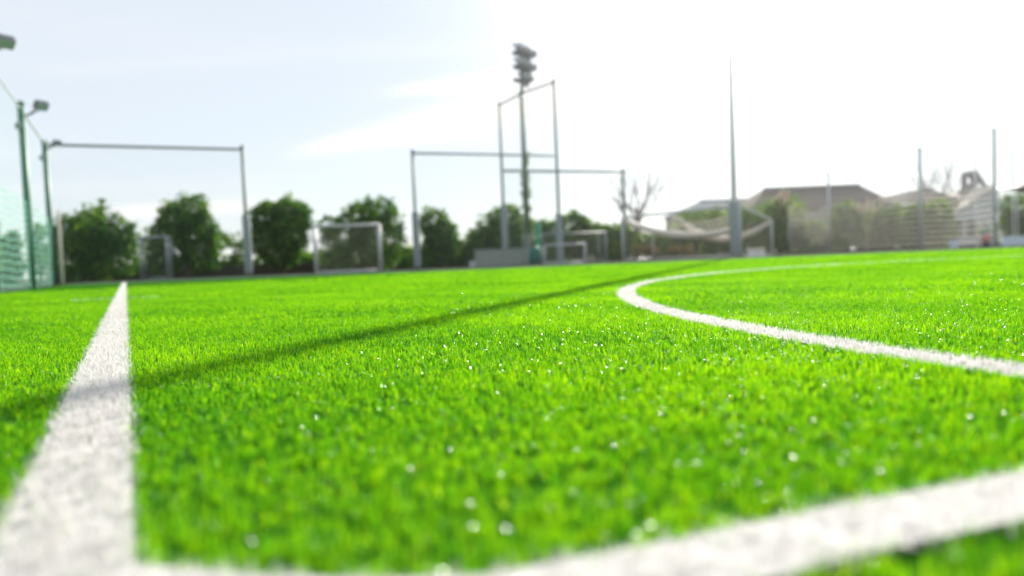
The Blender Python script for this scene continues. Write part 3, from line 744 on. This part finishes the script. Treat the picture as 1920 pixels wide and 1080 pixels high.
MB().lathe((x, 30.6, .06), [(.26, 0), (.28, .15), (.27, .5), (.22, .68), (.10, .76)], 18).build('cover', M['bin'], t, True)
for sx_ in (-.16, .16): MB().lathe((x+sx_, 30.55, .05), [(.05, -.02), (.05, .02)], 12, Matrix.Rotation(math.pi/2, 3, 'Y')).build('wheel', M['shoe'], t)
x = X(1011, 33.5); t = empty('net_roll', (x, 33.5, 0), 'upright roll of green netting behind the teal cover', 'net roll')
MB().lathe((x, 33.5, .0), [(.10, 0), (.13, .3), (.17, 1.2), (.15, 1.9), (.08, 2.05)], 12).build('roll', M['net_green'] if 0 else mat('green_roll', (.06, .30, .16), .9), t, True)
MB().lathe((x, 33.5, 1.3), [(.178, 0), (.178, .05)], 12).build('tie', M['rope'], t)
x = X(1417, 26.6); t = empty('storage_crate', (x, 26.6, 0), 'white crate with a cream lid in front of the right goal', 'crate')
MB().box((x, 26.6, .12), (.56, .34, .22), 0, .02).build('body', M['wbox'], t); MB().box((x, 26.6, .29), (.60, .38, .12), 0, .02).build('lid', M['cbox'], t)
MB().box((x, 26.42, .15), (.16, .02, .03)).build('handle', M['goal'], t)
# football on the far grass
c = G(1600, 474.5, .0); c = Vector((c.x, c.y, .132)); t = empty('football', (c.x, c.y, .022), 'white football with dark patches lying on the far right grass', 'football')
bm_ = MB(); bm_.lathe(c, [(.11*math.cos(u), .11*math.sin(u)) for u in np.linspace(-1.5, 1.5, 14)], 22); bm_.build('ball', M['ball'], t, True)
pb = MB()
for k in range(12):
    z = [1, -1][k % 2]*(.447 if k < 10 else 1); u = 2*math.pi*k/10; rr = math.sqrt(max(0, 1-z*z)); d = Vector((rr*math.cos(u), rr*math.sin(u), z)).normalized()
    pb.lathe(c+d*.106, [(.034, 0), (.033, .004), (.02, .0065)], 5, d.to_track_quat('Z', 'Y').to_matrix())
pb.build('patches', M['ballp'], t)
# frame goal and barrier at the right edge
g5, a, b, n = box_goal(1872, 33, 1990, 30, 2.7, 1.1, 'tall pale goal frame cut by the right edge', .05, 'white', 'net_white')
x0, x1 = X(1878, 28.5), X(1965, 28.5); t = empty('barrier', ((x0+x1)/2, 28.5, 0), 'low pale blue barrier board at the right edge', 'barrier')
MB().box(((x0+x1)/2, 28.5, .24), (x1-x0, .06, .38), 0, .01).build('board', M['banner'], t)
for xx in (x0+.15, x1-.15): MB().box((xx, 28.5, .03), (.08, .4, .06)).build('foot', M['goal'], t)
x = X(1788, 31); t = empty('floor_box', (x, 31, 0), 'small pale blue box by the corner of the pale wall', 'box')
MB().box((x, 31, .2), (.26, .2, .4), 0, .02).build('body', M['banner'], t); MB().box((x, 31, .415), (.28, .22, .03), 0, .005).build('lid', M['goal'], t)

# person: crouching figure in a green shirt, one continuous skinned body
px_, pY = X(1839, 31), 31.0
t = empty('person', (px_, pY, 0), 'small distant person bending forward in a green shirt and pale trousers', 'person')
def skin_fig(name, verts, edges, radii, m, parent, sub=2):
    me = bpy.data.meshes.new(name); me.from_pydata(verts, edges, []); me.materials.append(m)
    o = link(bpy.data.objects.new(name, me), parent)
    md = o.modifiers.new('skin', 'SKIN'); 
    for i, r in enumerate(radii): me.skin_vertices[0].data[i].radius = (r, r*.85) if i != 1 else (r*1.25, r*.8)
    me.skin_vertices[0].data[0].use_root = True
    o.modifiers.new('sub', 'SUBSURF').levels = sub; o.modifiers['sub'].render_levels = sub
    return o
sc_ = .70
V_ = [(0, .05, .86), (0, -.12, 1.22), (0, -.20, 1.36), (0, -.27, 1.46), (0, -.30, 1.56),
      (.10, .03, .80), (.13, -.10, .45), (.14, .02, .08), (.14, -.14, .03), (-.10, .03, .80), (-.13, -.06, .44), (-.15, .08, .08), (-.15, -.08, .03),
      (.20, -.14, 1.27), (.26, -.28, 1.02), (.22, -.42, .82), (-.20, -.14, 1.27), (-.26, -.26, 1.02), (-.20, -.40, .84)]
E_ = [(0, 1), (1, 2), (2, 3), (3, 4), (0, 5), (5, 6), (6, 7), (7, 8), (0, 9), (9, 10), (10, 11), (11, 12), (1, 13), (13, 14), (14, 15), (1, 16), (16, 17), (17, 18)]
Rr = [.15, .16, .06, .10, .085, .10, .07, .045, .035, .10, .07, .045, .035, .07, .05, .032, .07, .05, .032]
sc3 = lambda L: [tuple(Vector(v)*sc_) for v in L]
for vs, es in ((V_, E_),):
    me = bpy.data.meshes.new('body'); me.from_pydata(sc3(vs), es, []); me.materials.append(M['skin'])
    body = link(bpy.data.objects.new('body', me), t); md = body.modifiers.new('skin', 'SKIN')
    for i, r in enumerate(Rr): me.skin_vertices[0].data[i].radius = (r*sc_, r*.9*sc_)
    me.skin_vertices[0].data[0].use_root = True
    body.modifiers.new('sub', 'SUBSURF').render_levels = 2
def cloth(name, idx, edges, grow, m):
    vs = [V_[i] for i in idx]; es = [(idx.index(a), idx.index(b)) for a, b in edges]
    me = bpy.data.meshes.new(name); me.from_pydata(sc3(vs), es, []); me.materials.append(m)
    o = link(bpy.data.objects.new(name, me), t); o.modifiers.new('skin', 'SKIN')
    for k, i in enumerate(idx): me.skin_vertices[0].data[k].radius = ((Rr[i]+grow)*sc_, (Rr[i]*.9+grow)*sc_)
    me.skin_vertices[0].data[0].use_root = True; o.modifiers.new('sub', 'SUBSURF').render_levels = 2
cloth('shirt', [0, 1, 13, 14, 16, 17], [(0, 1), (1, 13), (13, 14), (1, 16), (16, 17)], .025, M['shirt'])
cloth('trousers', [0, 5, 6, 7, 9, 10, 11], [(0, 5), (5, 6), (6, 7), (0, 9), (9, 10), (10, 11)], .022, M['trousers'])
hc = Vector((px_, pY, 0))+Vector(V_[4])*sc_
MB().lathe(hc+Vector((0, .02, .0)), [(.02, -.02), (.062, -.01), (.064, .03), (.045, .065), (.01, .08)], 14).build('hair', M['hair'], t, True)
x = X(1850, 30.4); b_ = empty('sports_bag', (x, 30.4, 0), 'pinkish bag with a dark base beside the distant person', 'bag')
MB().lathe((x, 30.4, .20), [(.08, 0), (.17, .06), (.19, .2), (.13, .33), (.04, .38)], 14).build('body', M['bag'], b_, True)
MB().lathe((x, 30.4, .02), [(.15, 0), (.17, .04), (.16, .18)], 14).build('base', M['shoe'], b_, True)
MB().tube([(x-.07, 30.4, .56), (x-.05, 30.4, .64), (x+.05, 30.4, .64), (x+.07, 30.4, .56)], .012, 6).build('handle', M['shoe'], b_, True)

# ------------------------------------------------------------------ houses
def house(name, label, pts, Y, depth, eave_px, wallm, roofm, windows=(), over=.4):
    """pts: roof silhouette (px,py) left eave, ridge left, ridge right, right eave"""
    (l, ly), (ra, ray_), (rb, rby), (r_, ry) = pts
    zl = P(l, ly, Y).z; zr = P(ra, ray_, Y).z; ze = P(l, eave_px, Y).z
    xl, xr = P(l, ly, Y).x, P(r_, ry, Y).x; xa, xb = P(ra, ray_, Y+depth/2).x, P(rb, rby, Y+depth/2).x
    zr = P(ra, ray_, Y+depth/2).z
    h = empty(name, ((xl+xr)/2, Y+depth/2, 0), label, 'house', 'houses beyond the right shrubs')
    MB().box(((xl+xr)/2, Y+depth/2, ze/2-.05), (xr-xl-over*2, depth-over*2, ze-.1)).build('wall', M[wallm], h)
    m_ = MB(); i = len(m_.v)
    m_.v += [(xl, Y, ze), (xr, Y, ze), (xr, Y+depth, ze), (xl, Y+depth, ze), (xa, Y+depth/2, zr), (xb, Y+depth/2, zr),
             (xl, Y, ze-.15), (xr, Y, ze-.15), (xr, Y+depth, ze-.15), (xl, Y+depth, ze-.15)]
    m_.f += [(0, 1, 5, 4), (1, 2, 5), (2, 3, 4, 5), (3, 0, 4), (6, 7, 1, 0), (7, 8, 2, 1), (8, 9, 3, 2), (9, 6, 0, 3), (9, 8, 7, 6)]
    rf = m_.build('roof', M[roofm], h)
    MB().tube([(xa, Y+depth/2, zr+.03), (xb, Y+depth/2, zr+.03)], .10, 8).build('ridge_cap', M[roofm], rf, True)
    for (wx, wz, ww, wh) in windows:
        x = xl+(xr-xl)*wx
        w = MB().box((x, Y+over-.03, wz), (ww+.16, .08, wh+.16)).build('window', M['white'], h)
        MB().box((x, Y+over-.09, wz), (ww, .05, wh)).build('pane', M['pane'], w)
    return h
house('house', 'low house with a small blue grey hipped roof', [(1276, 392), (1312, 377), (1430, 377), (1470, 392)], 80, 10, 399, 'wall', 'slate', [(.2, 1.6, 1, 1.1), (.5, 1.6, 1, 1.1)])
house('house', 'large house with a long brown hipped roof', [(1404, 385), (1432, 354), (1612, 354), (1690, 385)], 66, 12, 396, 'wall', 'roof', [(.2, 2.2, 1.4, 1.2), (.45, 2.2, 1.4, 1.2), (.7, 2.2, 1.4, 1.2)])
# building with bell gable
Y = 60.0; xl, xr = X(1676, Y), X(1862, Y); za, zb = P(1676, 376, Y).z, P(1808, 356, Y).z
h = empty('gabled_building', ((xl+xr)/2, Y, 0), 'pale walled building with a pierced bell gable on its roof', 'building', 'houses beyond the right shrubs')
xm = X(1800, Y)
MB().prism([(xl, Y, 0), (xm, Y, 0), (xm, Y, P(1800, 380, Y).z), (xl, Y, za-.35)], (0, 9, 0)).build('side_wall', M['wall'], h)
MB().prism([(xl-.2, Y-.4, za-.3), (xm, Y-.4, P(1800, 378, Y).z), (xm, Y+4.5, P(1808, 352, Y+4.5).z), (xl-.2, Y+4.5, za+.15)], (0, 0, .15)).build('roof', M['roof'], h)
xg = [X(1775, Y-1), X(1868, Y-1)]
gz = P(1858, 352, Y-1).z
MB().prism([(xg[0], Y-1, 0), (xg[1], Y-1, 0), (xg[1], Y-1, gz-.1), (X(1856, Y-1), Y-1, gz), (xg[0], Y-1, P(1780, 408, Y-1).z)], (0, 7, 0)).build('gable_wall', M['bluewall'], h)
MB().prism([(X(1858, Y-1), Y-1.3, gz+.12), (xg[0]-.3, Y-1.3, P(1774, 413, Y-1).z+.12), (xg[0]-.3, Y-1.3, P(1774, 413, Y-1).z-.08), (X(1858, Y-1), Y-1.3, gz-.08)], (0, 7.5, 0)).build('lean_roof', M['twine'], h)
for wx, wz in ((1795, 1.4), (1822, 1.4)):
    w = MB().box((X(wx, Y-1), Y-1.03, wz), (.9, .08, 1.5)).build('window', M['goal'], h); MB().box((X(wx, Y-1), Y-1.09, wz), (.7, .05, 1.3)).build('pane', M['pane'], w)
# bell gable with two openings, built around them
gY = Y+1; s = lambda px, py: (P(px, py, gY).x, P(px, py, gY).z)
poly = [s(*q_) for q_ in ((1800, 365), (1810, 352), (1810, 323), (1832, 319), (1852, 349), (1858, 356), (1858, 365))]
import bmesh
bm = bmesh.new(); outer = [bm.verts.new((x, gY, z)) for x, z in poly]
loops = [outer]
holes = [(s(1820, 338), .33, .42), (s(1841, 348), .34, .30)]
eds = []
def loop(vs):
    for i in range(len(vs)): eds.append(bm.edges.new((vs[i], vs[(i+1) % len(vs)])))
loop(outer)
for (cx_, cz_), rx, rz in holes:
    loop([bm.verts.new((cx_+rx*math.cos(u), gY, cz_+rz*math.sin(u))) for u in np.linspace(0, 2*math.pi, 17)[:-1]])
bmesh.ops.triangle_fill(bm, edges=eds, use_beauty=True)
ex = bmesh.ops.extrude_face_region(bm, geom=list(bm.faces))
bmesh.ops.translate(bm, verts=[v for v in ex['geom'] if isinstance(v, bmesh.types.BMVert)], vec=(0, .6, 0))
bmesh.ops.recalc_face_normals(bm, faces=list(bm.faces))
bmesh.ops.translate(bm, verts=list(bm.verts), vec=tuple(-Vector(h.location)))
me = bpy.data.meshes.new('bell_gable'); bm.to_mesh(me); bm.free(); me.materials.append(M['wall']); link(bpy.data.objects.new('bell_gable', me), h)

# ------------------------------------------------------------------ haze
hz = MB().box((0, 150, 7.3), (704, 604, 16.8))
hm = bpy.data.materials.new('haze'); hm.use_nodes = True; nt = hm.node_tree; nt.nodes.clear()
ho = N(nt, 'ShaderNodeOutputMaterial'); pv = N(nt, 'ShaderNodeVolumePrincipled')
pv.inputs['Color'].default_value = (.95, .97, 1, 1); pv.inputs['Density'].default_value = .0005; pv.inputs['Anisotropy'].default_value = .90
nt.links.new(pv.outputs[0], ho.inputs['Volume'])
tag(hz.build('haze', hm), 'thin bright haze in the air over the pitch', 'haze', kind='stuff')
